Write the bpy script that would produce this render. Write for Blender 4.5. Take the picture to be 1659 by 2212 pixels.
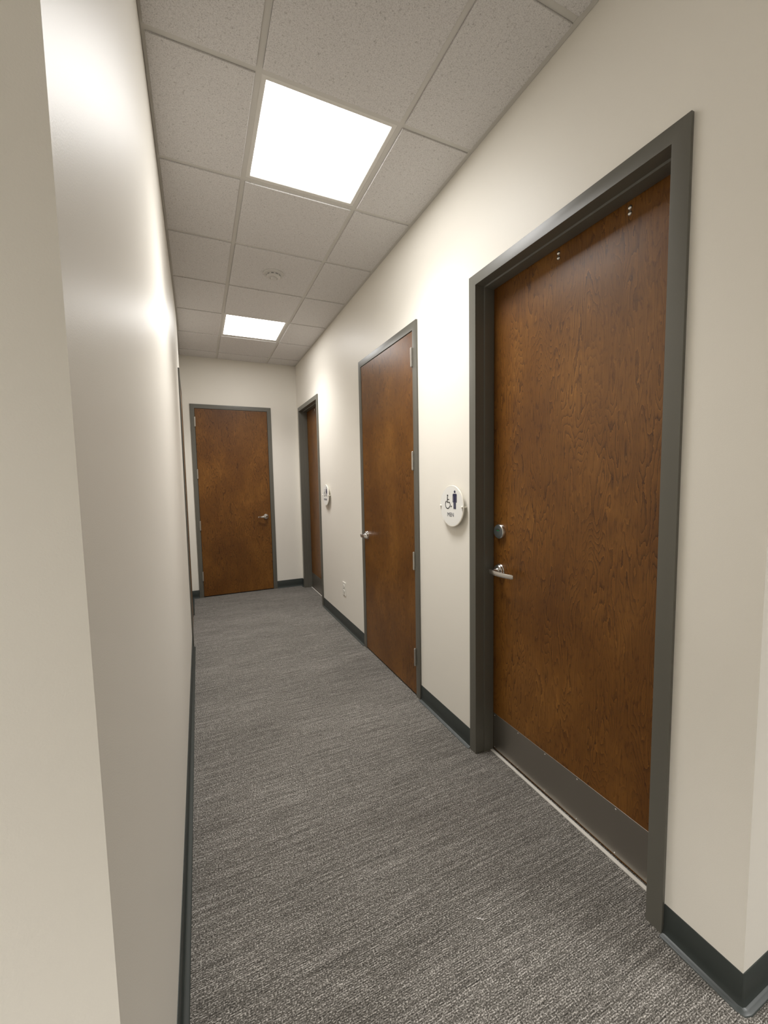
import bpy, bmesh, math, random
from mathutils import Vector, Matrix

random.seed(7)
for o in list(bpy.data.objects):
    bpy.data.objects.remove(o)
SC = bpy.context.scene
COL = SC.collection

# ------------------------------------------------------------------ camera
CAM_LOC = Vector((-1.2872, 0.0, 1.4616))
yaw, pit, rol = math.radians(24.462), math.radians(-4.451), math.radians(-1.0736)
fwd = Vector((math.sin(yaw) * math.cos(pit), math.cos(yaw) * math.cos(pit), math.sin(pit)))
r0 = Vector((math.cos(yaw), -math.sin(yaw), 0))
u0 = r0.cross(fwd)
rr = math.cos(rol) * r0 + math.sin(rol) * u0
uu = -math.sin(rol) * r0 + math.cos(rol) * u0
cd = bpy.data.cameras.new('camera')
cam = bpy.data.objects.new('camera', cd)
COL.objects.link(cam)
M = Matrix.Identity(4)
for i in range(3):
    M[i][0] = rr[i]; M[i][1] = uu[i]; M[i][2] = -fwd[i]; M[i][3] = CAM_LOC[i]
cam.matrix_world = M
cd.sensor_fit = 'VERTICAL'
cd.sensor_height = 36.0
cd.lens = 879.25 / 2212 * 36.0
cd.clip_start = 0.02
SC.camera = cam

# ------------------------------------------------------------- world, light
PANEL = 9.3           # glow of the lit diffusers themselves
LAMP_W = 11.5         # lamp in each hall panel (prismatic lens: a downward-weighted beam)
LOBBY_FILL_W = 36.0        # lamp in each fill panel added over the unseen lobby
LAMP_SPREAD = 112.0
PANEL_COL = (1.0, 0.985, 0.965)
w = bpy.data.worlds.new('world'); SC.world = w
w.use_nodes = True
w.node_tree.nodes['Background'].inputs[0].default_value = (0.05, 0.05, 0.05, 1)
SC.view_settings.view_transform = 'Standard'
SC.view_settings.look = 'None'
SC.view_settings.gamma = 1.0
SC.view_settings.use_curve_mapping = False
SC.view_settings.exposure = 0.60

# ------------------------------------------------------------------- sizes
G = 0.6096
H = 3.0334
L = 5.6588
XL = -1.40
R0 = 1.7138          # first cross tee in view
T0 = -0.9972         # left main tee
YC, YR = 0.54, 0.5216
DH = 2.4524          # outer top of the door frames
FW = 0.0508          # frame face width
LOB_X0, LOB_X1, LOB_Y0 = -5.0, 3.0, -3.6


# ---------------------------------------------------------------- materials
def mat(name, color, rough=0.5, metal=0.0, spec=0.5):
    m = bpy.data.materials.new(name); m.use_nodes = True
    b = m.node_tree.nodes['Principled BSDF']
    b.inputs['Base Color'].default_value = (*color, 1)
    b.inputs['Roughness'].default_value = rough
    b.inputs['Metallic'].default_value = metal
    b.inputs['Specular IOR Level'].default_value = spec
    return m, m.node_tree, b


def nd(nt, typ, **kw):
    n = nt.nodes.new(typ)
    for k, v in kw.items():
        if k.startswith('i_'):
            n.inputs[k[2:]].default_value = v
        else:
            setattr(n, k, v)
    return n


def mth(nt, op, a, b=None, c=None, clamp=False):
    n = nt.nodes.new('ShaderNodeMath'); n.operation = op; n.use_clamp = clamp
    for i, v in enumerate((a, b, c)):
        if v is None: continue
        if isinstance(v, (int, float)): n.inputs[i].default_value = v
        else: nt.links.new(v, n.inputs[i])
    return n.outputs[0]


def ramp(nt, fac, stops, interp='LINEAR'):
    n = nt.nodes.new('ShaderNodeValToRGB'); n.color_ramp.interpolation = interp
    el = n.color_ramp.elements
    while len(el) < len(stops): el.new(0.5)
    for e, (p, c) in zip(el, stops):
        e.position = p; e.color = (*c, 1) if len(c) == 3 else c
    nt.links.new(fac, n.inputs[0])
    return n.outputs[0]


def pos(nt, scale=(1, 1, 1)):
    g = nt.nodes.new('ShaderNodeNewGeometry')
    mp = nt.nodes.new('ShaderNodeMapping'); mp.inputs['Scale'].default_value = scale
    nt.links.new(g.outputs['Position'], mp.inputs[0])
    return mp.outputs[0]


def noise(nt, vec, scale, detail=3, rough=0.5, dist=0.0):
    n = nd(nt, 'ShaderNodeTexNoise', i_Scale=scale, i_Detail=detail, i_Roughness=rough, i_Distortion=dist)
    nt.links.new(vec, n.inputs['Vector'])
    return n.outputs['Fac']


def bump(nt, b, h, strength, dist):
    n = nd(nt, 'ShaderNodeBump', i_Strength=strength, i_Distance=dist)
    nt.links.new(h, n.inputs['Height']); nt.links.new(n.outputs[0], b.inputs['Normal'])
    return n


def mix(nt, fac, a, b, kind='MIX'):
    n = nt.nodes.new('ShaderNodeMix'); n.data_type = 'RGBA'; n.blend_type = kind
    for sock, v in ((n.inputs[0], fac), (n.inputs[6], a), (n.inputs[7], b)):
        if isinstance(v, (int, float)): sock.default_value = v
        elif isinstance(v, tuple): sock.default_value = (*v, 1)
        else: nt.links.new(v, sock)
    return n.outputs[2]


# painted wall, eggshell with roller stipple
m_wall, nt, b = mat('wall_paint', (0.80, 0.77, 0.70), 0.44, 0, 0.32)
p = pos(nt)
st = noise(nt, p, 420, 2, 0.6)
lg = noise(nt, p, 3.0, 2)
ad = mth(nt, 'ADD', st, mth(nt, 'MULTIPLY', lg, 2.0))
bump(nt, b, ad, 0.16, 0.0012)
cr = ramp(nt, noise(nt, p, 1.3, 3), [(0.3, (0.80, 0.765, 0.69)), (0.7, (0.82, 0.785, 0.71))])
nt.links.new(cr, b.inputs['Base Color'])

# acoustic ceiling tile
m_tile, nt, b = mat('acoustic_tile', (0.6, 0.56, 0.52), 0.95, 0, 0.1)
p = pos(nt)
fine = noise(nt, p, 260, 3, 0.75)
vor = nd(nt, 'ShaderNodeTexVoronoi', i_Scale=120.0); nt.links.new(p, vor.inputs['Vector'])
big = noise(nt, p, 85, 2, 0.6)
c = ramp(nt, fine, [(0.30, (0.42, 0.40, 0.39)), (0.44, (0.645, 0.625, 0.61)), (0.62, (0.745, 0.725, 0.71)), (0.8, (0.84, 0.82, 0.81))])
sp = ramp(nt, big, [(0.28, (0.74, 0.73, 0.72)), (0.38, (1, 1, 1))])
nt.links.new(mix(nt, 1.0, c, sp, 'MULTIPLY'), b.inputs['Base Color'])
bump(nt, b, mth(nt, 'ADD', fine, big), 0.5, 0.002)

m_tee, nt, b = mat('tee_enamel', (0.60, 0.58, 0.54), 0.5)
m_white, nt, b = mat('white_plastic', (0.78, 0.76, 0.70), 0.35)
m_whitehead, nt, b = mat('light_trim_white', (0.72, 0.70, 0.66), 0.4)
m_hole, nt, b = mat('slot_black', (0.02, 0.02, 0.02), 0.7)

m_detector, nt, b = mat('detector_plastic', (0.62, 0.60, 0.57), 0.45)
# carpet
m_carpet, nt, b = mat('carpet', (0.13, 0.12, 0.115), 0.95, 0, 0.1)
wob = noise(nt, pos(nt), 14, 2)
geo = nt.nodes.new('ShaderNodeNewGeometry')
sx = nt.nodes.new('ShaderNodeSeparateXYZ'); nt.links.new(geo.outputs['Position'], sx.inputs[0])
yy = mth(nt, 'ADD', sx.outputs['Y'], mth(nt, 'MULTIPLY', mth(nt, 'SUBTRACT', wob, 0.5), 0.006))
rows = mth(nt, 'SINE', mth(nt, 'MULTIPLY', yy, 2 * math.pi / 0.0056))
loop = noise(nt, pos(nt, (190, 300, 100)), 1.0, 2, 0.7)
yarn = noise(nt, pos(nt, (30, 300, 1)), 1.0, 3, 0.65)
band = noise(nt, pos(nt, (3.5, 110, 1)), 1.0, 2, 0.6)
patch = noise(nt, pos(nt, (1.2, 3, 1)), 1.0, 2, 0.5)
v1 = mth(nt, 'MULTIPLY', mth(nt, 'SUBTRACT', loop, 0.5), 2.0)
v2 = mth(nt, 'MULTIPLY', mth(nt, 'SUBTRACT', yarn, 0.5), 0.75)
v3 = mth(nt, 'MULTIPLY', mth(nt, 'SUBTRACT', band, 0.5), 0.5)
v4 = mth(nt, 'MULTIPLY', rows, 0.07)
v = mth(nt, 'ADD', mth(nt, 'ADD', v1, v2), mth(nt, 'ADD', v3, v4))
v = mth(nt, 'ADD', v, mth(nt, 'MULTIPLY', mth(nt, 'SUBTRACT', patch, 0.5), 0.15))
v = mth(nt, 'ADD', v, 0.5)
cc = ramp(nt, v, [(0.12, (0.030, 0.028, 0.024)), (0.45, (0.112, 0.103, 0.090)), (0.60, (0.170, 0.158, 0.140)), (0.84, (0.50, 0.47, 0.43))])
nt.links.new(cc, b.inputs['Base Color'])
bump(nt, b, mth(nt, 'ADD', v, mth(nt, 'MULTIPLY', rows, 0.3)), 0.6, 0.002)


# stained birch veneer
def wood(name, seed, ks=1.0):
    m, nt, b = mat(name, (0.14, 0.05, 0.015), 0.36, 0, 0.42)
    geo = nt.nodes.new('ShaderNodeNewGeometry')
    s = nt.nodes.new('ShaderNodeSeparateXYZ'); nt.links.new(geo.outputs['Position'], s.inputs[0])
    ac = mth(nt, 'ADD', s.outputs['X'], s.outputs['Y'])
    cb = nt.nodes.new('ShaderNodeCombineXYZ')
    nt.links.new(ac, cb.inputs[0]); nt.links.new(s.outputs['Z'], cb.inputs[1]); cb.inputs[2].default_value = seed

    def mp(sc):
        q = nt.nodes.new('ShaderNodeMapping'); q.inputs['Scale'].default_value = sc
        nt.links.new(cb.outputs[0], q.inputs[0]); return q.outputs[0]
    base = noise(nt, mp((8.5, 1.25, 1)), 1.0, 2, 0.5)
    det = noise(nt, mp((30, 7, 1)), 1.0, 4, 0.62)
    f = mth(nt, 'ADD', mth(nt, 'MULTIPLY', base, 36.0 * ks), mth(nt, 'MULTIPLY', det, 2.4))
    saw = mth(nt, 'FRACT', f)
    msk = ramp(nt, noise(nt, mp((9, 2.4, 1)), 1.0, 2), [(0.38, (0, 0, 0)), (0.6, (1, 1, 1))])
    fib = noise(nt, mp((420, 9, 1)), 1.0, 3, 0.6)
    blot = noise(nt, mp((3.2, 2.0, 1)), 1.0, 4, 0.6)
    fleck = noise(nt, mp((95, 30, 1)), 1.0, 2, 0.5)
    c0 = ramp(nt, blot, [(0.3, (0.108, 0.039, 0.0050)), (0.52, (0.155, 0.061, 0.0085)), (0.72, (0.212, 0.089, 0.015))])
    line = ramp(nt, saw, [(0.0, (0.30, 0.25, 0.20)), (0.07, (0.58, 0.54, 0.50)), (0.30, (0.95, 0.95, 0.95)), (0.86, (1.08, 1.08, 1.08)), (0.95, (1.45, 1.50, 1.55)), (1.0, (0.62, 0.56, 0.5))])
    msk2 = mth(nt, 'MULTIPLY_ADD', msk, 0.60, 0.40)
    c1 = mix(nt, msk2, c0, mix(nt, 1.0, c0, line, 'MULTIPLY'))
    fb = ramp(nt, fib, [(0.3, (0.84, 0.82, 0.80)), (0.7, (1.14, 1.15, 1.16))])
    fl = ramp(nt, fleck, [(0.30, (0.74, 0.68, 0.62)), (0.42, (1, 1, 1))])
    c2 = mix(nt, 1.0, mix(nt, 1.0, c1, fb, 'MULTIPLY'), fl, 'MULTIPLY')
    nt.links.new(c2, b.inputs['Base Color'])
    b.inputs['Coat Weight'].default_value = 0.0
    b.inputs['Coat Roughness'].default_value = 0.28
    h = mth(nt, 'ADD', mth(nt, 'MULTIPLY', saw, 0.5), mth(nt, 'MULTIPLY', fib, 0.35))
    bump(nt, b, h, 0.12, 0.0008)
    return m


m_wood1 = wood('birch_stain', 1.7)
m_wood2 = wood('birch_stain_fine', 5.3, 0.7)

# grey-green frame enamel, brushed on
m_frame, nt, b = mat('frame_enamel', (0.125, 0.120, 0.100), 0.36, 0, 0.5)
bump(nt, b, noise(nt, pos(nt, (60, 60, 60)), 1.0, 3), 0.12, 0.001)
m_base, nt, b = mat('base_rubber', (0.030, 0.036, 0.033), 0.40, 0, 0.5)
bump(nt, b, noise(nt, pos(nt, (90, 90, 90)), 1.0, 2), 0.08, 0.001)
m_steel, nt, b = mat('satin_chrome', (0.66, 0.64, 0.61), 0.24, 1.0)
m_plate, nt, b = mat('brushed_steel', (0.40, 0.375, 0.335), 0.38, 1.0)
stre = noise(nt, pos(nt, (6, 6, 900)), 1.0, 2)
bump(nt, b, stre, 0.1, 0.0004)
m_hinge, nt, b = mat('hinge_steel', (0.60, 0.58, 0.54), 0.3, 1.0)
m_dark, nt, b = mat('indicator_face', (0.115, 0.125, 0.125), 0.3, 0.35)
m_green, nt, b = mat('indicator_green', (0.02, 0.22, 0.08), 0.4)
m_navy, nt, b = mat('navy_pictogram', (0.022, 0.022, 0.065), 0.5)
m_black, nt, b = mat('black_pictogram', (0.015, 0.014, 0.016), 0.5)
m_letter, nt, b = mat('grey_lettering', (0.11, 0.115, 0.14), 0.5)
m_sign, nt, b = mat('sign_white', (0.80, 0.79, 0.75), 0.45)
m_edge, nt, b = mat('sign_edge', (0.90, 0.86, 0.76), 0.3)
m_thresh, nt, b = mat('threshold_strip', (0.55, 0.52, 0.47), 0.55)
bump(nt, b, noise(nt, pos(nt, (120, 120, 120)), 1.0, 2), 0.4, 0.002)
m_plenum, nt, b = mat('plenum', (0.2, 0.2, 0.2), 0.9)
m_caulk, nt, b = mat('caulk', (0.70, 0.67, 0.60), 0.5)
m_lint, nt, b = mat('lint', (0.85, 0.83, 0.8), 0.8)


def emitter(name, col, s):
    m = bpy.data.materials.new(name); m.use_nodes = True
    nt = m.node_tree; nt.nodes.clear()
    e = nt.nodes.new('ShaderNodeEmission'); e.inputs[0].default_value = (*col, 1); e.inputs[1].default_value = s
    o = nt.nodes.new('ShaderNodeOutputMaterial'); nt.links.new(e.outputs[0], o.inputs[0])
    return m


m_panel = emitter('lit_diffuser', PANEL_COL, PANEL)
m_lobby_fill = emitter('fill_diffuser_lobby', PANEL_COL, 3.0)  # weaker glow for the added fill panels behind the camera


# ------------------------------------------------------------ mesh helpers
def box(bm, x0, x1, y0, y1, z0, z1):
    vs = [bm.verts.new((x, y, z)) for x in (x0, x1) for y in (y0, y1) for z in (z0, z1)]
    for f in ((0, 1, 3, 2), (4, 6, 7, 5), (0, 4, 5, 1), (2, 3, 7, 6), (0, 2, 6, 4), (1, 5, 7, 3)):
        bm.faces.new([vs[i] for i in f])
    return vs


def lathe(bm, prof, seg, T):
    """prof: (radius, height) list; T maps (a, b, n) to the world, n along the axis."""
    rings = []
    for r, h in prof:
        if r < 1e-6:
            rings.append([bm.verts.new(T(0, 0, h))])
        else:
            rings.append([bm.verts.new(T(r * math.cos(2 * math.pi * i / seg), r * math.sin(2 * math.pi * i / seg), h)) for i in range(seg)])
    for A, B in zip(rings, rings[1:]):
        for i in range(seg):
            j = (i + 1) % seg
            q = [A[i % len(A)], A[j % len(A)], B[j % len(B)], B[i % len(B)]]
            u = []
            for v in q:
                if v not in u: u.append(v)
            if len(u) > 2: bm.faces.new(u)


def bands(bm, rings, closed=True, caps=True):
    n = len(rings[0])
    for A, B in zip(rings, rings[1:]):
        for i in range(n if closed else n - 1):
            j = (i + 1) % n
            bm.faces.new((A[i], A[j], B[j], B[i]))
    if caps:
        bm.faces.new(rings[0]); bm.faces.new(list(reversed(rings[-1])))


def prism(bm, pts, T, h0, h1):
    """flat outline pts in (a, b), extruded from n = h0 to h1."""
    A = [bm.verts.new(T(x, y, h0)) for x, y in pts]
    B = [bm.verts.new(T(x, y, h1)) for x, y in pts]
    n = len(pts)
    bm.faces.new(B); bm.faces.new(list(reversed(A)))
    for i in range(n):
        bm.faces.new((A[i], A[(i + 1) % n], B[(i + 1) % n], B[i]))


def build(name, bm, m, parent=None, bevel=0.0, smooth=False, seg=2):
    bmesh.ops.recalc_face_normals(bm, faces=bm.faces)
    if bevel:
        es = [e for e in bm.edges if len(e.link_faces) == 2 and e.calc_face_angle(0) > 0.6]
        bmesh.ops.bevel(bm, geom=es, offset=bevel, segments=seg, profile=0.7, affect='EDGES', clamp_overlap=True)
    me = bpy.data.meshes.new(name)
    o = bpy.data.objects.new(name, me)
    off = Vector((0, 0, 0))
    if parent is not None:
        off = origin_of(parent)
    c = Vector((0, 0, 0))
    for v in bm.verts: c += v.co
    c /= max(1, len(bm.verts))
    for v in bm.verts: v.co -= c
    bm.to_mesh(me); bm.free()
    me.materials.append(m)
    if smooth:
        me.polygons.foreach_set('use_smooth', [True] * len(me.polygons))
        try: me.set_sharp_from_angle(angle=math.radians(35))
        except Exception: pass
    o.location = c - off
    o['_org'] = [c.x, c.y, c.z]
    COL.objects.link(o)
    if parent is not None: o.parent = parent
    return o


def origin_of(o):
    return Vector(o['_org'])


def empty(name, loc):
    o = bpy.data.objects.new(name, None); COL.objects.link(o)
    o.location = loc; o['_org'] = list(loc); o.empty_display_size = 0.1
    return o


def tag(o, label=None, cat=None, group=None, kind=None):
    if label: o['label'] = label
    if cat: o['category'] = cat
    if group: o['group'] = group
    if kind: o['kind'] = kind
    return o


def new(): return bmesh.new()


# frames of reference: (s, z, n): s along the wall, z up, n out of the wall into the hall
def T_right(s, z, n): return Vector((-n, s, z))
def T_end(s, z, n): return Vector((s, L - n, z))


# ----------------------------------------------------------------- shell
bm = new(); box(bm, LOB_X0 - 0.1, LOB_X1 + 0.1, LOB_Y0 - 0.1, L + 0.1, -0.08, 0.0)
tag(build('floor', bm, m_carpet), 'grey carpet with fine broken lines running across the hallway', 'floor', kind='structure')

# ceiling: plenum slab with tees and drop-edge tiles
bm = new(); box(bm, LOB_X0 - 0.1, LOB_X1 + 0.1, LOB_Y0 - 0.1, L + 0.1, H + 0.12, H + 0.16)
ceil = tag(build('ceiling', bm, m_plenum), 'suspended ceiling of speckled grey-white tiles in a metal grid', 'ceiling', kind='structure')

TW = 0.012
xs_main = [T0 + G * k for k in range(-6, 7) if LOB_X0 < T0 + G * k < LOB_X1]
ys = [R0 + G * i for i in range(-8, 7)]


def left_x(y, z):
    """the inner face of the left wall: very slightly bowed plaster"""
    def it(pts, y):
        if y <= pts[0][0]: return pts[0][1]
        for (a, b), (c, d) in zip(pts, pts[1:]):
            if y <= c:
                t = (y - a) / (c - a); t = t * t * (3 - 2 * t)
                return b + (d - b) * t
        return pts[-1][1]
    bot = it([(0.54, -1.4034), (2.0, -1.401), (4.0, -1.400), (5.66, -1.420)], y)
    top = it([(0.54, -1.407), (1.75, -1.391), (2.6, -1.391), (4.2, -1.393), (5.66, -1.423)], y)
    return bot + (top - bot) * min(1, max(0, z / H))


hall_lights = [(0, 0), (4, 0)]
lobby_fills = []


def in_hall(y): return y > YR


cells = []
# hall cells: three columns (cut, full, cut)
def cell_rows():
    rows = [(ys[i], ys[i + 1]) for i in range(len(ys) - 1)] + [(ys[-1], L - 0.0)]
    return rows


# main tees run along the hall
for x in xs_main:
    y0 = LOB_Y0
    y1 = L if XL < x < 0 else YR
    bm = new()
    box(bm, x - TW, x + TW, y0 + 0.004, y1 - 0.001, H - 0.001, H + 0.001)
    box(bm, x - 0.0015, x + 0.0015, y0 + 0.004, y1 - 0.001, H, H + 0.035)
    build('grid_tee', bm, m_tee, ceil)
for y in ys:
    if y > YR:
        segs = [(left_x(y, H) - 0.005, T0), (T0, T0 + G), (T0 + G, 0.0)]
    else:
        xx = [LOB_X0] + xs_main + [LOB_X1]
        segs = list(zip(xx, xx[1:]))
    for a, b_ in segs:
        bm = new()
        box(bm, a + TW, b_ - TW, y - TW, y + TW, H - 0.0012, H + 0.0008)
        box(bm, a + TW, b_ - TW, y - 0.0015, y + 0.0015, H, H + 0.03)
        build('cross_tee', bm, m_tee, ceil)

lob_fill_panels = {(-4, -4), (-4, -6), (-7, -2), (-5, 3)}  # out-of-view panels added and placed to brighten the near corners and hall walls
rows_idx = list(range(-8, 6)) + [6]
for i in rows_idx:
    ya = R0 + G * i
    yb = ya + G if i < 6 else L
    if ya > YR - 0.01:
        cols = [(XL + 0.022, T0 - TW, -1), (T0 + TW, T0 + G - TW, 0), (T0 + G + TW, -0.022, 1)]
    elif yb > YR + 0.01:      # the row cut by the corners: hall part
        cols = [(XL + 0.022, T0 - TW, -1), (T0 + TW, T0 + G - TW, 0), (T0 + G + TW, -0.022, 1)]
    else:
        xx = [LOB_X0] + xs_main + [LOB_X1]
        cols = [(a + TW, b_ - TW, k) for k, (a, b_) in zip(range(-7, 99), zip(xx, xx[1:]))]
    for a, b_, k in cols:
        if (i, k) in ((0, 0), (4, 0)) or (ya < YR - 0.3 and (i, k) in lob_fill_panels and yb <= YR + 0.01):
            continue
        ea = ya + TW + 0.001; eb = (yb - TW - 0.001) if i < 6 else L - 0.023
        if k == -1 and in_hall(yb): a = left_x((ya + yb) / 2, H) + 0.012
        bm = new()
        # lip resting on the tee, body hanging below it
        box(bm, a + 0.001, b_ - 0.001, ea, eb, H - 0.0075, H + 0.012)
        build('ceiling_tile', bm, m_tile, ceil, bevel=0.0012, seg=1)
    if ya <= YR - 0.01 and yb > YR + 0.01:   # rest of that row out over the lobby
        xx = [LOB_X0] + xs_main + [LOB_X1]
        for (a, b_) in zip(xx, xx[1:]):
            if b_ <= XL + 0.05 or a >= -0.05:
                bm = new(); box(bm, a + TW, b_ - TW, ya + TW, YR - 0.003, H - 0.0075, H + 0.012)
                build('ceiling_tile', bm, m_tile, ceil)

# wall angle trims
def angle_strip(name, pts_a, pts_b, label):
    """pts_a: wall-side points, pts_b: room-side points (xy)"""
    bm = new()
    rings = []
    for (ax, ay), (bx, by) in zip(pts_a, pts_b):
        rings.append([bm.verts.new((ax, ay, H - 0.002)), bm.verts.new((bx, by, H - 0.002)),
                      bm.verts.new((bx, by, H + 0.0008)), bm.verts.new((ax, ay, H + 0.0008))])
    bands(bm, rings)
    tag(build(name, bm, m_tee), label, 'trim', kind='structure')


AW = 0.022
yl = [YC + (L - YC) * i / 20 for i in range(21)]
angle_strip('trim_1', [(left_x(y, H) + 0.0012, y) for y in yl], [(left_x(y, H) + AW + 0.001, y) for y in yl],
            'painted metal ceiling edge strip along the left wall')
angle_strip('trim_2', [(-0.0012, YR), (-0.0012, L)], [(-AW - 0.001, YR), (-AW - 0.001, L)],
            'painted metal ceiling edge strip above the restroom doors')
angle_strip('trim_3', [(XL, L - 0.001), (0, L - 0.001)], [(XL, L - AW), (0, L - AW)],
            'painted metal ceiling edge strip over the far end wall')

# ------------------------------------------------------------------- doors
D1 = (0.727, 1.733)
D2 = (2.277, 3.273)
D3 = (4.5794, 5.554)
DE = (-1.333, -0.3525)
D4 = (3.95, 4.93)
RO = 0.03   # rough opening starts this far out from the frame's inner edge


def wall_with_holes(name, T, s0, s1, holes, thick, label):
    bm = new()
    cur = s0

    def blk(a, b_, z0, z1):
        vs = []
        for n in (0, -thick):
            vs.append([bm.verts.new(T(a, z0, n)), bm.verts.new(T(b_, z0, n)), bm.verts.new(T(b_, z1, n)), bm.verts.new(T(a, z1, n))])
        A, B = vs
        bm.faces.new(A); bm.faces.new(list(reversed(B)))
        for i in range(4):
            bm.faces.new((A[i], A[(i + 1) % 4], B[(i + 1) % 4], B[i]))
    for a, b_ in sorted(holes):
        ha, hb = a + FW - RO, b_ - FW + RO
        blk(cur, ha, 0, H + 0.1)
        blk(ha, hb, DH - FW + RO, H + 0.1)
        cur = hb
    blk(cur, s1, 0, H + 0.1)
    return tag(build(name, bm, m_wall), label, 'wall', kind='structure')


wall_with_holes('wall_right', T_right, YR, L, [D1, D2, D3], 0.15, 'cream painted wall holding the three wood doors on the right')
wall_with_holes('wall_end', T_end, -1.6, 0.0, [DE], 0.15, 'short cream wall closing the far end of the hallway')

# left wall, bowed, with the doorway near its far end
bm = new()
ncol = 48
ysub = sorted(set([YC + (L - YC) * i / ncol for i in range(ncol + 1)] + [D4[0] + FW - RO, D4[1] - FW + RO]))
zsub = [0, 0.6, 1.2, 1.8, DH - FW + RO, 2.75, H + 0.1]
grid = {}
for iy, y in enumerate(ysub):
    for iz, z in enumerate(zsub):
        grid[iy, iz] = (bm.verts.new((left_x(y, z), y, z)), bm.verts.new((-1.55, y, z)))
ha, hb = D4[0] + FW - RO, D4[1] - FW + RO
solid = {}
for iy in range(len(ysub) - 1):
    for iz in range(len(zsub) - 1):
        ym = (ysub[iy] + ysub[iy + 1]) / 2
        solid[iy, iz] = not (ha < ym < hb and zsub[iz + 1] <= DH - FW + RO + 1e-6)
for (iy, iz), s in solid.items():
    if not s: continue
    a, b_, c_, d_ = grid[iy, iz], grid[iy + 1, iz], grid[iy + 1, iz + 1], grid[iy, iz + 1]
    for k in (0, 1):
        bm.faces.new((a[k], b_[k], c_[k], d_[k]))
    for (jy, jz), (p_, q_) in (((iy - 1, iz), (a, d_)), ((iy + 1, iz), (b_, c_)), ((iy, iz - 1), (a, b_)), ((iy, iz + 1), (d_, c_))):
        if not solid.get((jy, jz), False):
            bm.faces.new((p_[0], q_[0], q_[1], p_[1]))
wl = tag(build('wall_left', bm, m_wall, smooth=True), 'cream painted left wall with satin sheen close to the camera', 'wall', kind='structure')

# lobby walls
def wall_box(name, x0, x1, y0, y1, label):
    bm = new(); box(bm, x0, x1, y0, y1, 0, H + 0.1)
    return tag(build(name, bm, m_wall), label, 'wall', kind='structure')


wall_box('wall_front_left', LOB_X0, -1.5502, YC, YC + 0.15, 'cream wall facing the camera at the left edge, beside the hallway opening')
# thin strip closing the top corner of that wall where the left wall leans
wall_box('wall_front_right', 0.1502, LOB_X1, YR, YR + 0.15, 'cream wall turning away round the near right corner')
wall_box('wall_back', LOB_X0, LOB_X1, LOB_Y0 - 0.12, LOB_Y0, 'cream lobby wall behind the camera')
wall_box('wall_west', LOB_X0 - 0.12, LOB_X0, LOB_Y0 - 0.12, YC + 0.15, 'cream lobby wall far to the left')
wall_box('wall_east', LOB_X1, LOB_X1 + 0.12, LOB_Y0 - 0.12, YR + 0.15, 'cream lobby wall far to the right')

# metal corner bead that shows through the paint at the near right corner
bm = new()
box(bm, -0.0012, 0.0006, YR - 0.0012, YR + 0.0006, 0.11, H)
tag(build('trim_4', bm, m_wall, bevel=0.0005), 'thin paint ridge of the corner bead on the near right corner', 'trim', kind='structure')


# baseboards: rubber cove base with a toe
PROF = [(0.0, 0.1016), (0.0022, 0.1016), (0.0032, 0.1), (0.0034, 0.030), (0.0045, 0.016), (0.008, 0.0075), (0.014, 0.004), (0.021, 0.0028), (0.0235, 0.0012), (0.024, 0.0), (0.0, 0.0)]


def cove(bm, path):
    """path: list of ((x, y), (nx, ny)) with n pointing into the room (scaled for mitres)"""
    rings = []
    for (x, y), (nx, ny) in path:
        rings.append([bm.verts.new((x + nx * d, y + ny * d, z)) for d, z in PROF])
    bands(bm, rings)


BI = FW * 0 + 0.0
bm = new()
r2 = 0.004
cove(bm, [((0, D1[0] - 0.001), (-1, 0)), ((0, YR + r2), (-1, 0)), ((0.001, YR + 0.001), (-0.75, -0.75)), ((r2, YR), (0, -1)), ((LOB_X1 - 0.03, YR), (0, -1))])
cove(bm, [((0, D2[0] - 0.001), (-1, 0)), ((0, D1[1] + 0.001), (-1, 0))])
cove(bm, [((0, D3[0] - 0.001), (-1, 0)), ((0, D2[1] + 0.001), (-1, 0))])
cove(bm, [((0, L - 0.0), (-1, 0)), ((0, D3[1] + 0.001), (-1, 0))])
tag(build('baseboard_right', bm, m_base, smooth=True), 'dark green-grey rubber cove base along the right wall', 'baseboard', kind='structure')
bm = new()
cove(bm, [((-1.42, L), (0, -1)), ((DE[0] - 0.001, L), (0, -1))])
cove(bm, [((DE[1] + 0.001, L), (0, -1)), ((-0.004, L), (0, -1))])
tag(build('baseboard_end', bm, m_base, smooth=True), 'dark rubber cove base on either side of the end door', 'baseboard', kind='structure')
bm = new()
yy_ = [YC + 0.004 + (D4[0] - 0.001 - YC - 0.004) * i / 16 for i in range(17)]
cove(bm, [((-1.4, YC), (0, -1)), ((-1.4035, YC + 0.001), (0.7, -0.7))] + [((left_x(y, 0), y), (1, 0)) for y in yy_])
cove(bm, [((left_x(y, 0), y), (1, 0)) for y in (D4[1] + 0.001, 5.2, 5.4, L)])
cove(bm, [((LOB_X0 + 0.03, YC), (0, -1)), ((-1.41, YC), (0, -1))])
tag(build('baseboard_left', bm, m_base, smooth=True), 'dark rubber cove base along the left wall', 'baseboard', kind='structure')


# ------------------------------------------------------------- door builder
RECESS = [(0, .012), (0, -.040), (-.007, -.042), (-.007, -.099), (.004, -.099), (.004, -.150), (RO - .0005, -.150), (RO - .0005, 0.0002), (FW, 0.0002), (FW, .012)]
FLUSH = [(0, .012), (0, -.039), (-.014, -.039), (-.014, -.100), (RO - .0005, -.100), (RO - .0005, 0.0002), (FW, 0.0002), (FW, .012)]


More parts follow.
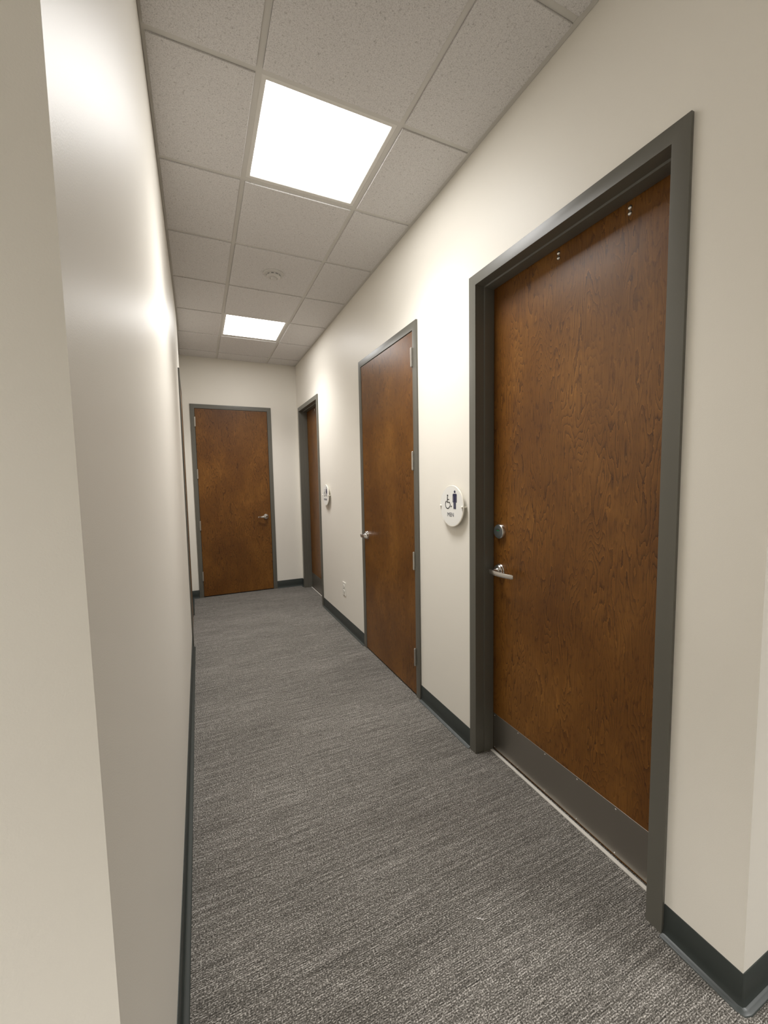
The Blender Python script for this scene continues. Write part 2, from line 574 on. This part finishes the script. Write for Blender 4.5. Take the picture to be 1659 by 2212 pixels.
def door_frame(T, s, prof, parent, m=m_frame):
    a, b_ = s[0] + FW, s[1] - FW
    top = DH - FW
    bm = new()
    cols = [[bm.verts.new(T(a - d, 0.0, n)) for d, n in prof],
            [bm.verts.new(T(a - d, top + d, n)) for d, n in prof],
            [bm.verts.new(T(b_ + d, top + d, n)) for d, n in prof],
            [bm.verts.new(T(b_ + d, 0.0, n)) for d, n in prof]]
    bands(bm, cols)
    return build('door_frame', bm, m, parent, bevel=0.0012, smooth=True)


def slab(T, s0, s1, z0, z1, n0, n1, bm):
    vs = [bm.verts.new(T(s, z, n)) for s in (s0, s1) for z in (z0, z1) for n in (n0, n1)]
    for f in ((0, 1, 3, 2), (4, 6, 7, 5), (0, 4, 5, 1), (2, 3, 7, 6), (0, 2, 6, 4), (1, 5, 7, 3)):
        bm.faces.new([vs[i] for i in f])


def hinge(T, s, z, n, parent, side):
    """ball-bearing hinge: five knuckles, two tips and the two leaf edges"""
    bm = new()
    hh = 0.116
    def TT(a, b_, h): return T(s + a, z - hh / 2 + h, n + b_)
    pr = [(0, -0.004), (0.004, -0.003), (0.0055, 0)]
    k = hh / 5
    for i in range(5):
        pr += [(0.0072, i * k + 0.0006), (0.0072, (i + 1) * k - 0.0006), (0.0060, (i + 1) * k - 0.0003), (0.0060, (i + 1) * k + 0.0003)]
    pr += [(0.0055, hh), (0.004, hh + 0.003), (0, hh + 0.004)]
    lathe(bm, pr, 16, TT)
    kn = build('hinge', bm, m_hinge, parent, smooth=True)
    bm = new()
    slab(T, s + side * 0.0035, s + side * 0.0095, z - hh / 2, z + hh / 2, n - 0.0085, n - 0.0062, bm)
    slab(T, s - side * 0.0035, s - side * 0.0075, z - hh / 2, z + hh / 2, n - 0.0085, n - 0.0062, bm)
    build('hinge_leaf', bm, m_hinge, kn)
    return kn


def lever(T, s, z, n, parent, d, reach=0.160):
    """rose, neck and a flat bowed lever pointing along d (+1 or -1 in s)"""
    bm = new()
    def TT(a, b_, h): return T(s + a, z + b_, n + h)
    lathe(bm, [(0, 0), (0.0345, 0), (0.0345, 0.004), (0.0325, 0.0065), (0.031, 0.0068), (0.031, 0.0145), (0.028, 0.0185), (0.024, 0.0195), (0.0165, 0.0200), (0.0150, 0.0235), (0.0128, 0.026), (0.0120, 0.044), (0.0, 0.046)], 40, TT)
    rose = build('lever_handle', bm, m_steel, parent, smooth=True)
    bm = new()
    pts = []
    N = 20
    for i in range(N + 1):
        t = i / N
        a = -0.019 + reach * t
        h = 0.047 + 0.018 * math.sin(math.pi * (0.12 + 0.80 * t)) - 0.010 * t * t
        b_ = 0.001 - 0.003 * t
        w_ = 0.0122 - 0.0018 * t
        if i == 0: w_ *= 0.55
        if i == 1: w_ *= 0.9
        if i == N: w_ *= 0.8
        pts.append((a, b_, h, w_))
    rings = []
    for i, (a, b_, h, w_) in enumerate(pts):
        j0, j1 = max(0, i - 1), min(N, i + 1)
        ta, th = pts[j1][0] - pts[j0][0], pts[j1][2] - pts[j0][2]
        q = math.hypot(ta, th); na, nh = -th / q, ta / q
        ht = 0.0046 if 0 < i < N else 0.003
        ring = []
        for cx, cz in ((-1, -.75), (-.75, -1), (.75, -1), (1, -.75), (1, .75), (.75, 1), (-.75, 1), (-1, .75)):
            ring.append(bm.verts.new(T(s + d * (a + na * ht * cx), z + b_ + w_ * cz, n + h + nh * ht * cx)))
        rings.append(ring)
    bands(bm, rings)
    build('lever_grip', bm, m_steel, rose, smooth=True)
    return rose


def screw_head(T, s, z, n, r, parent, name='screw'):
    bm = new()
    lathe(bm, [(0, -0.0005), (r, -0.0005), (r, 0.0004), (r * 0.75, 0.0014), (0, 0.0018)], 12, lambda a, b_, h: T(s + a, z + b_, n + h))
    return build(name, bm, m_steel, parent, smooth=True)


def restroom_door(name, s, label, wm):
    root = tag(empty(name, (0.05, (s[0] + s[1]) / 2, 0)), label, 'door', kind='structure')
    T = T_right
    door_frame(T, s, RECESS, root)
    a, b_ = s[0] + FW, s[1] - FW
    lf = new(); slab(T, a + 0.003, b_ - 0.003, 0.006, DH - FW - 0.003, -0.144, -0.1005, lf)
    leaf = build('door_leaf', lf, wm, root, bevel=0.0015)
    kp = new(); slab(T, a + 0.008, b_ - 0.008, 0.0125, 0.207, -0.1005, -0.0988, kp)
    plate = build('kick_plate', kp, m_plate, leaf, bevel=0.0005, seg=1)
    n_ = 6
    for i in range(n_):
        sy = b_ - 0.018 - i * (b_ - a - 0.036) / (n_ - 1)
        for z in (0.019, 0.1955):
            screw_head(T, sy, z, -0.0988, 0.0036, leaf)
    for sy in (b_ - 0.403, b_ - 0.706):
        for z in (2.373, 2.354):
            bm = new()
            lathe(bm, [(0, -0.0005), (0.0085, -0.0005), (0.0085, 0.001), (0.007, 0.004), (0.0035, 0.0062), (0, 0.0066)], 20,
                  lambda q, r, h: T(sy + q, z + r, -0.1005 + h))
            build('closer_bolt', bm, m_steel, leaf, smooth=True)
    return root, leaf, a, b_


W1 = restroom_door('door_1', D1, 'stained wood door with steel kick plate, nearest, right of the MEN sign', m_wood1)
root, leaf, a, b_ = W1
lever(T_right, b_ - 0.055, 0.990, -0.1005, leaf, -1)
# occupancy indicator lock above the lever
bm = new(); ys_, zs_ = b_ - 0.058, 1.192
TL = lambda q, r, h: T_right(ys_ + q, zs_ + r, -0.1005 + h)
lathe(bm, [(0, 0), (0.0375, 0), (0.0375, 0.007), (0.0365, 0.009), (0.0365, 0.013), (0.0335, 0.0165), (0.0325, 0.0168)], 44, TL)
ind = build('privacy_lock', bm, m_steel, leaf, smooth=True)
bm = new(); lathe(bm, [(0.0328, 0.0150), (0.0328, 0.0168), (0.031, 0.0174), (0, 0.0178)], 44, TL)
tag(build('lock_face', bm, m_dark, ind, smooth=True), 'dark grey round lock face')
bm = new()
pts = [(0.016 * math.cos(t), 0.005 + 0.011 * math.sin(t)) for t in [math.pi * (0.12 + 0.76 * k / 10) for k in range(11)]]
pts += [(0.011 * math.cos(t), 0.003 + 0.006 * math.sin(t)) for t in [math.pi * (0.88 - 0.76 * k / 10) for k in range(11)]]
prism(bm, [(x, y) for x, y in pts], TL, 0.0172, 0.0182)
tag(build('vacancy_window', bm, m_steel, ind), 'curved silver window edge')
bm = new()
prism(bm, [(0.011 * math.cos(t), 0.003 + 0.006 * math.sin(t)) for t in [math.pi * k / 10 for k in range(11)]], TL, 0.0172, 0.0180)
tag(build('vacancy_flag', bm, m_green, ind), 'green vacancy flag')
# strike on the jamb, small bumper low down
bm = new(); lathe(bm, [(0, 0), (0.004, 0), (0.004, 0.003), (0, 0.004)], 10, lambda q, r, h: Vector((0.086 + q, b_ - h - 0.001 + 0.007, 0.088 + r)))
# threshold strip where the carpet stops
bm = new(); box(bm, 0.078, 0.094, a + 0.008, b_ - 0.008, 0.0, 0.005)
tag(build('threshold_strip', bm, m_thresh, root, bevel=0.001, seg=1), 'pale strip where the carpet ends')

W3 = restroom_door('door_3', D3, 'recessed stained wood door with steel kick plate, farthest on the right wall', m_wood2)
root, leaf, a, b_ = W3
bm = new(); box(bm, 0.082, 0.092, a + 0.008, b_ - 0.008, 0.0, 0.004)
build('threshold_strip', bm, m_thresh, root, bevel=0.001, seg=1)
lever(T_right, a + 0.055, 0.990, -0.1005, leaf, 1)


def flush_door(name, T, s, loc, label, wm, hinge_low, m=m_frame, gear=True):
    """door opening towards us: leaf flush with the frame; hinge_low: hinges at the small-s side"""
    root = tag(empty(name, loc), label, 'door', kind='structure')
    door_frame(T, s, FLUSH, root, m)
    a, b_ = s[0] + FW, s[1] - FW
    lf = new(); slab(T, a + 0.003, b_ - 0.003, 0.012, DH - FW - 0.004, -0.036, 0.008, lf)
    leaf = build('door_leaf', lf, wm, root, bevel=0.0015)
    if not gear: return root, leaf
    hs, side = (a + 0.0015, -1) if hinge_low else (b_ - 0.0015, 1)
    for z in (2.234, 1.583, 0.929, 0.276):
        hinge(T, hs, z, 0.0185, leaf, side)
    if hinge_low: lever(T, b_ - 0.066, 1.005, 0.008, leaf, -1, 0.125)
    else: lever(T, a + 0.066, 1.005, 0.008, leaf, 1)
    return root, leaf


flush_door('door_2', T_right, D2, (0, (D2[0] + D2[1]) / 2, 0), 'plain stained wood door with four silver hinges, middle of the right wall', m_wood2, True)
rt, lf = flush_door('door_4', T_end, DE, ((DE[0] + DE[1]) / 2, L, 0), 'stained wood door in the end wall, facing down the hallway', m_wood2, True)

# doorway at the far end of the left wall, seen edge-on
xd = (left_x(D4[0], 1.2) + left_x(D4[1], 1.2)) / 2
def T_left(s, z, n): return Vector((left_x(s, z) + n, s, z))
flush_door('door_5', T_left, D4, (xd, (D4[0] + D4[1]) / 2, 0), 'door seen edge-on in the left wall, only its grey frame showing', m_wood2, False, gear=False)


# ------------------------------------------------------- restroom signs
def glyphs(txt, size, T, cx, cy, n0, n1, m, parent, name):
    cu = bpy.data.curves.new('t', 'FONT'); cu.body = txt; cu.size = size
    cu.align_x = 'CENTER'; cu.align_y = 'CENTER'; cu.extrude = 0; cu.resolution_u = 4
    cu.space_character = 1.02
    ob = bpy.data.objects.new('t', cu); COL.objects.link(ob)
    dg = bpy.context.evaluated_depsgraph_get()
    me = bpy.data.meshes.new_from_object(ob.evaluated_get(dg))
    bm = new(); bm.from_mesh(me)
    bpy.data.objects.remove(ob); bpy.data.curves.remove(cu); bpy.data.meshes.remove(me)
    r = bmesh.ops.extrude_face_region(bm, geom=bm.faces[:])
    top = [g for g in r['geom'] if isinstance(g, bmesh.types.BMVert)]
    ts = set(top)
    for v in bm.verts:
        v.co = T(cx + v.co.x, cy + v.co.y, n1 if v in ts else n0)
    return build(name, bm, m, parent)


def arc(cx, cy, r, a0, a1, n):
    return [(cx + r * math.cos(math.radians(a0 + (a1 - a0) * i / n)), cy + r * math.sin(math.radians(a0 + (a1 - a0) * i / n))) for i in range(n + 1)]


def thick_line(pts, w_):
    l, r = [], []
    for i, (x, y) in enumerate(pts):
        x0, y0 = pts[max(0, i - 1)]; x1, y1 = pts[min(len(pts) - 1, i + 1)]
        dx, dy = x1 - x0, y1 - y0; q = math.hypot(dx, dy) or 1
        l.append((x - dy / q * w_ / 2, y + dx / q * w_ / 2)); r.append((x + dy / q * w_ / 2, y - dx / q * w_ / 2))
    return l + r[::-1]


def sign(yc, zc, word, label, woman=False):
    R = 0.1135
    SO = 0.020
    def T(a, b_, n): return Vector((-(SO + n), yc - a, zc + b_))
    root = tag(empty('restroom_sign', (0, yc, zc)), label, 'sign')
    bm = new(); lathe(bm, [(0, 0), (R, 0), (R, 0.0052), (R - 0.0012, 0.0062), (R - 0.004, 0.0062)], 72, T)
    disc = tag(build('sign_edge', bm, m_edge, root, smooth=True), 'pale bevelled rim')
    bm = new(); lathe(bm, [(R - 0.0045, 0.0055), (R - 0.0045, 0.0064), (0, 0.0064)], 72, T)
    face = build('sign_face', bm, m_sign, root, smooth=True)
    n0, n1 = 0.0064, 0.0074
    k = R
    # standing figure
    bm = new()
    cx = 0.30
    prism(bm, [(k * x, k * y) for x, y in arc(cx, 0.695, 0.062, 0, 345, 22)], T, n0, n1)
    if not woman:
        body = [(-.125, .60), (.125, .60), (.165, .57), (.165, .18), (.115, .18), (.115, .48), (.095, .48), (.095, -.13), (.012, -.13), (.012, .20), (-.012, .20), (-.012, -.13), (-.095, -.13), (-.095, .48), (-.115, .48), (-.115, .18), (-.165, .18), (-.165, .57)]
        prism(bm, [(k * (cx + x), k * y) for x, y in body], T, n0, n1)
        tag(build('man_pictogram', bm, m_navy, face), 'navy standing man symbol')
    else:
        body = [(-.10, .60), (.10, .60), (.14, .57), (.20, .26), (.16, .25), (.10, .48), (.16, .14), (.07, .14), (.07, -.13), (.012, -.13), (.012, .14), (-.012, .14), (-.012, -.13), (-.07, -.13), (-.07, .14), (-.16, .14), (-.10, .48), (-.16, .25), (-.20, .26), (-.14, .57)]
        prism(bm, [(k * (cx + x), k * y) for x, y in body], T, n0, n1)
        tag(build('woman_pictogram', bm, m_navy, face), 'dark standing woman symbol')
    # wheelchair user
    bm = new()
    prism(bm, [(k * x, k * y) for x, y in arc(-.31, .50, .048, 0, 345, 18)], T, n0, n1)
    prism(bm, [(k * x, k * y) for x, y in thick_line([(-.325, .44), (-.33, .16)], .055)], T, n0, n1)
    prism(bm, [(k * x, k * y) for x, y in thick_line([(-.33, .31), (-.18, .31)], .038)], T, n0, n1)
    prism(bm, [(k * x, k * y) for x, y in thick_line([(-.355, .175), (-.13, .175), (-.045, -.035), (.05, .0)], .042)], T, n0, n1)
    prism(bm, [(k * x, k * y) for x, y in thick_line(arc(-.31, .06, .195, 118, 345, 26), .040)], T, n0, n1)
    tag(build('wheelchair_pictogram', bm, m_black, face), 'dark wheelchair user symbol')
    lt = glyphs(word, 0.0315 if not woman else 0.029, T, k * -0.06, k * -0.43, n0, n1, m_letter, face, 'lettering')
    lt['label'] = 'raised grey word ' + word
    # two stand-off mounts gripping the rim
    for sgn in (-1, 1):
        bm = new()
        q = sgn * (R - 0.010)
        lathe(bm, [(0.0055, -SO + 0.0005), (0.0055, -0.0002), (0.0055, 0.0063), (0.0058, 0.0064), (0.0058, 0.0125), (0.0045, 0.014), (0, 0.0142)], 16,
              lambda x, y, h: T(q + x, -0.002 + y, h))
        build('stand_off', bm, m_edge, root, smooth=True)
    return root


sign(1.878, 1.314, 'MEN', 'round white MEN restroom sign beside the nearest door')
sign(4.30, 1.314, 'WOMEN', 'round white restroom sign beside the farthest recessed door', woman=True)

# ------------------------------------------------------------- wall outlet
oy, oz = 3.818, 0.388
def T(a, b_, n): return Vector((-n, oy - a, oz + b_))
root = tag(empty('wall_outlet', (0, oy, oz)), 'white electrical outlet low on the wall left of the middle door', 'outlet')
bm = new(); slab(lambda s, z, n: T(s, z, n), -0.042, 0.042, -0.066, 0.066, 0.0003, 0.0065, bm)
fp = build('faceplate', bm, m_white, root, bevel=0.002)
for dz in (0.0255, -0.0255):
    bm = new(); prism(bm, [(x, dz + max(-0.0135, min(0.0135, y))) for x, y in arc(0, 0, 0.0175, 0, 350, 24)], T, 0.0062, 0.0095)
    rc = build('receptacle', bm, m_white, root)
    for dx in (-0.0063, 0.0063):
        bm = new(); slab(T, dx - 0.0012, dx + 0.0012, dz - 0.001, dz + 0.007, 0.0093, 0.0098, bm)
        tag(build('socket_slot', bm, m_hole, rc), 'dark slot')
screw_head(T, 0, 0, 0.0066, 0.003, fp)

# ---------------------------------------------------------- smoke detector
dx, dy = -0.692, 3.235
zt = H - 0.0075
def T(a, b_, h): return Vector((dx + a, dy + b_, zt - h))
root = tag(empty('smoke_detector', (dx, dy, zt)), 'small round white smoke detector on the ceiling between the two lights', 'detector')
bm = new(); lathe(bm, [(0, 0.0002), (0.074, 0.0002), (0.074, 0.006), (0.071, 0.010), (0.064, 0.011), (0.050, 0.0115)], 48, T)
build('mounting_base', bm, m_detector, root, smooth=True)
bm = new(); lathe(bm, [(0.052, 0.010), (0.051, 0.024), (0.046, 0.030), (0.036, 0.033), (0.030, 0.033), (0.028, 0.030), (0.022, 0.030), (0.020, 0.040), (0.017, 0.043), (0, 0.044)], 48, T)
hd = build('sensor_head', bm, m_detector, root, smooth=True)
for i in range(10):
    t = 2 * math.pi * i / 10
    bm = new()
    def TS(a, b_, h): return T((0.0505 + h) * math.cos(t) - a * math.sin(t), (0.0505 + h) * math.sin(t) + a * math.cos(t), b_)
    prism(bm, [(-0.009, 0.014), (0.009, 0.014), (0.009, 0.020), (-0.009, 0.020)], TS, -0.002, 0.0012)
    tag(build('sensor_slot', bm, m_plenum, hd), 'grey smoke slot')


# ------------------------------------------------------------ ceiling lights
def panel_light(i, k, label, m, watts):
    x0 = T0 + G * k; y0 = R0 + G * i
    cx, cy = x0 + G / 2, y0 + G / 2
    root = tag(empty('ceiling_light', (cx, cy, H)), label, 'light')
    a = G / 2 - TW - 0.001
    # flat housing frame, slightly above the tee faces, with a raised inner lip
    prof = [(a + 0.0008, 0.0003), (a - 0.018, 0.0003), (a - 0.0205, 0.0025), (a - 0.0205, 0.02), (a + 0.0008, 0.02)]
    bm = new()
    rings = []
    for sx_, sy_ in ((-1, -1), (1, -1), (1, 1), (-1, 1), (-1, -1)):
        rings.append([bm.verts.new((cx + sx_ * d, cy + sy_ * d, H + h)) for d, h in prof])
    bands(bm, rings, caps=False)
    bmesh.ops.remove_doubles(bm, verts=bm.verts, dist=1e-6)
    build('light_frame', bm, m_whitehead, root)
    d = a - 0.0205
    bm = new()
    vs = [bm.verts.new((cx + p_ * d, cy + q_ * d, H + 0.0025)) for p_, q_ in ((-1, -1), (-1, 1), (1, 1), (1, -1))]
    bm.faces.new(vs)
    o = build('light_diffuser', bm, m, root)
    bm = new(); box(bm, cx - a, cx + a, cy - a, cy + a, H + 0.0205, H + 0.06)
    build('light_housing', bm, m_tee, root)
    ld = bpy.data.lights.new('panel_lamp', 'AREA'); ld.shape = 'SQUARE'; ld.size = 2 * d - 0.004
    ld.color = PANEL_COL; ld.energy = watts; ld.spread = math.radians(LAMP_SPREAD)
    lo = bpy.data.objects.new('panel_lamp', ld); COL.objects.link(lo)
    lo.parent = root; lo.location = (0, 0, 0.0012)
    return root


panel_light(0, 0, 'lit square panel light, the larger nearer one over the hallway', m_panel, LAMP_W)
panel_light(4, 0, 'lit square panel light, the smaller far one near the end wall', m_panel, LAMP_W)
xx = [LOB_X0] + xs_main + [LOB_X1]
kk = {k: xx[j + 1] for j, k in enumerate(range(-7, -7 + len(xx) - 1))}
for n_, (i, k) in enumerate(sorted(lob_fill_panels)):
    where = {(-4, -4): 'over the lobby, behind and left of the camera', (-4, -6): 'at the far left end of the lobby', (-7, -2): 'over the back of the lobby, behind the camera', (-5, 3): 'over the right side of the lobby'}[i, k]
    # k counts columns from the lobby's west wall here; turn it back to a tee column
    col0 = xx[k + 7]
    kt = round((col0 - T0) / G)
    panel_light(i, kt, 'added unseen fill panel ' + where, m_lobby_fill, LOBBY_FILL_W)['group'] = 'added lobby fill panels'

# --------------------------------------------------------------- lint scrap
bm = new()
pts = [(-0.512, 1.018), (-0.507, 1.012), (-0.503, 1.014), (-0.500, 1.006), (-0.496, 1.007)]
rings = []
for i, (x, y) in enumerate(pts):
    z = 0.0012 + 0.0012 * math.sin(i * 1.7) ** 2
    rings.append([bm.verts.new((x + 0.0009 * math.cos(q), y + 0.0006 * math.sin(q + 0.5), z + 0.0009 * math.sin(q))) for q in (0, 1.57, 3.14, 4.71)])
bands(bm, rings)
tag(build('lint_scrap', bm, m_lint), 'tiny white thread lying on the carpet in the foreground', 'lint')

for o in bpy.data.objects:
    if '_org' in o: del o['_org']
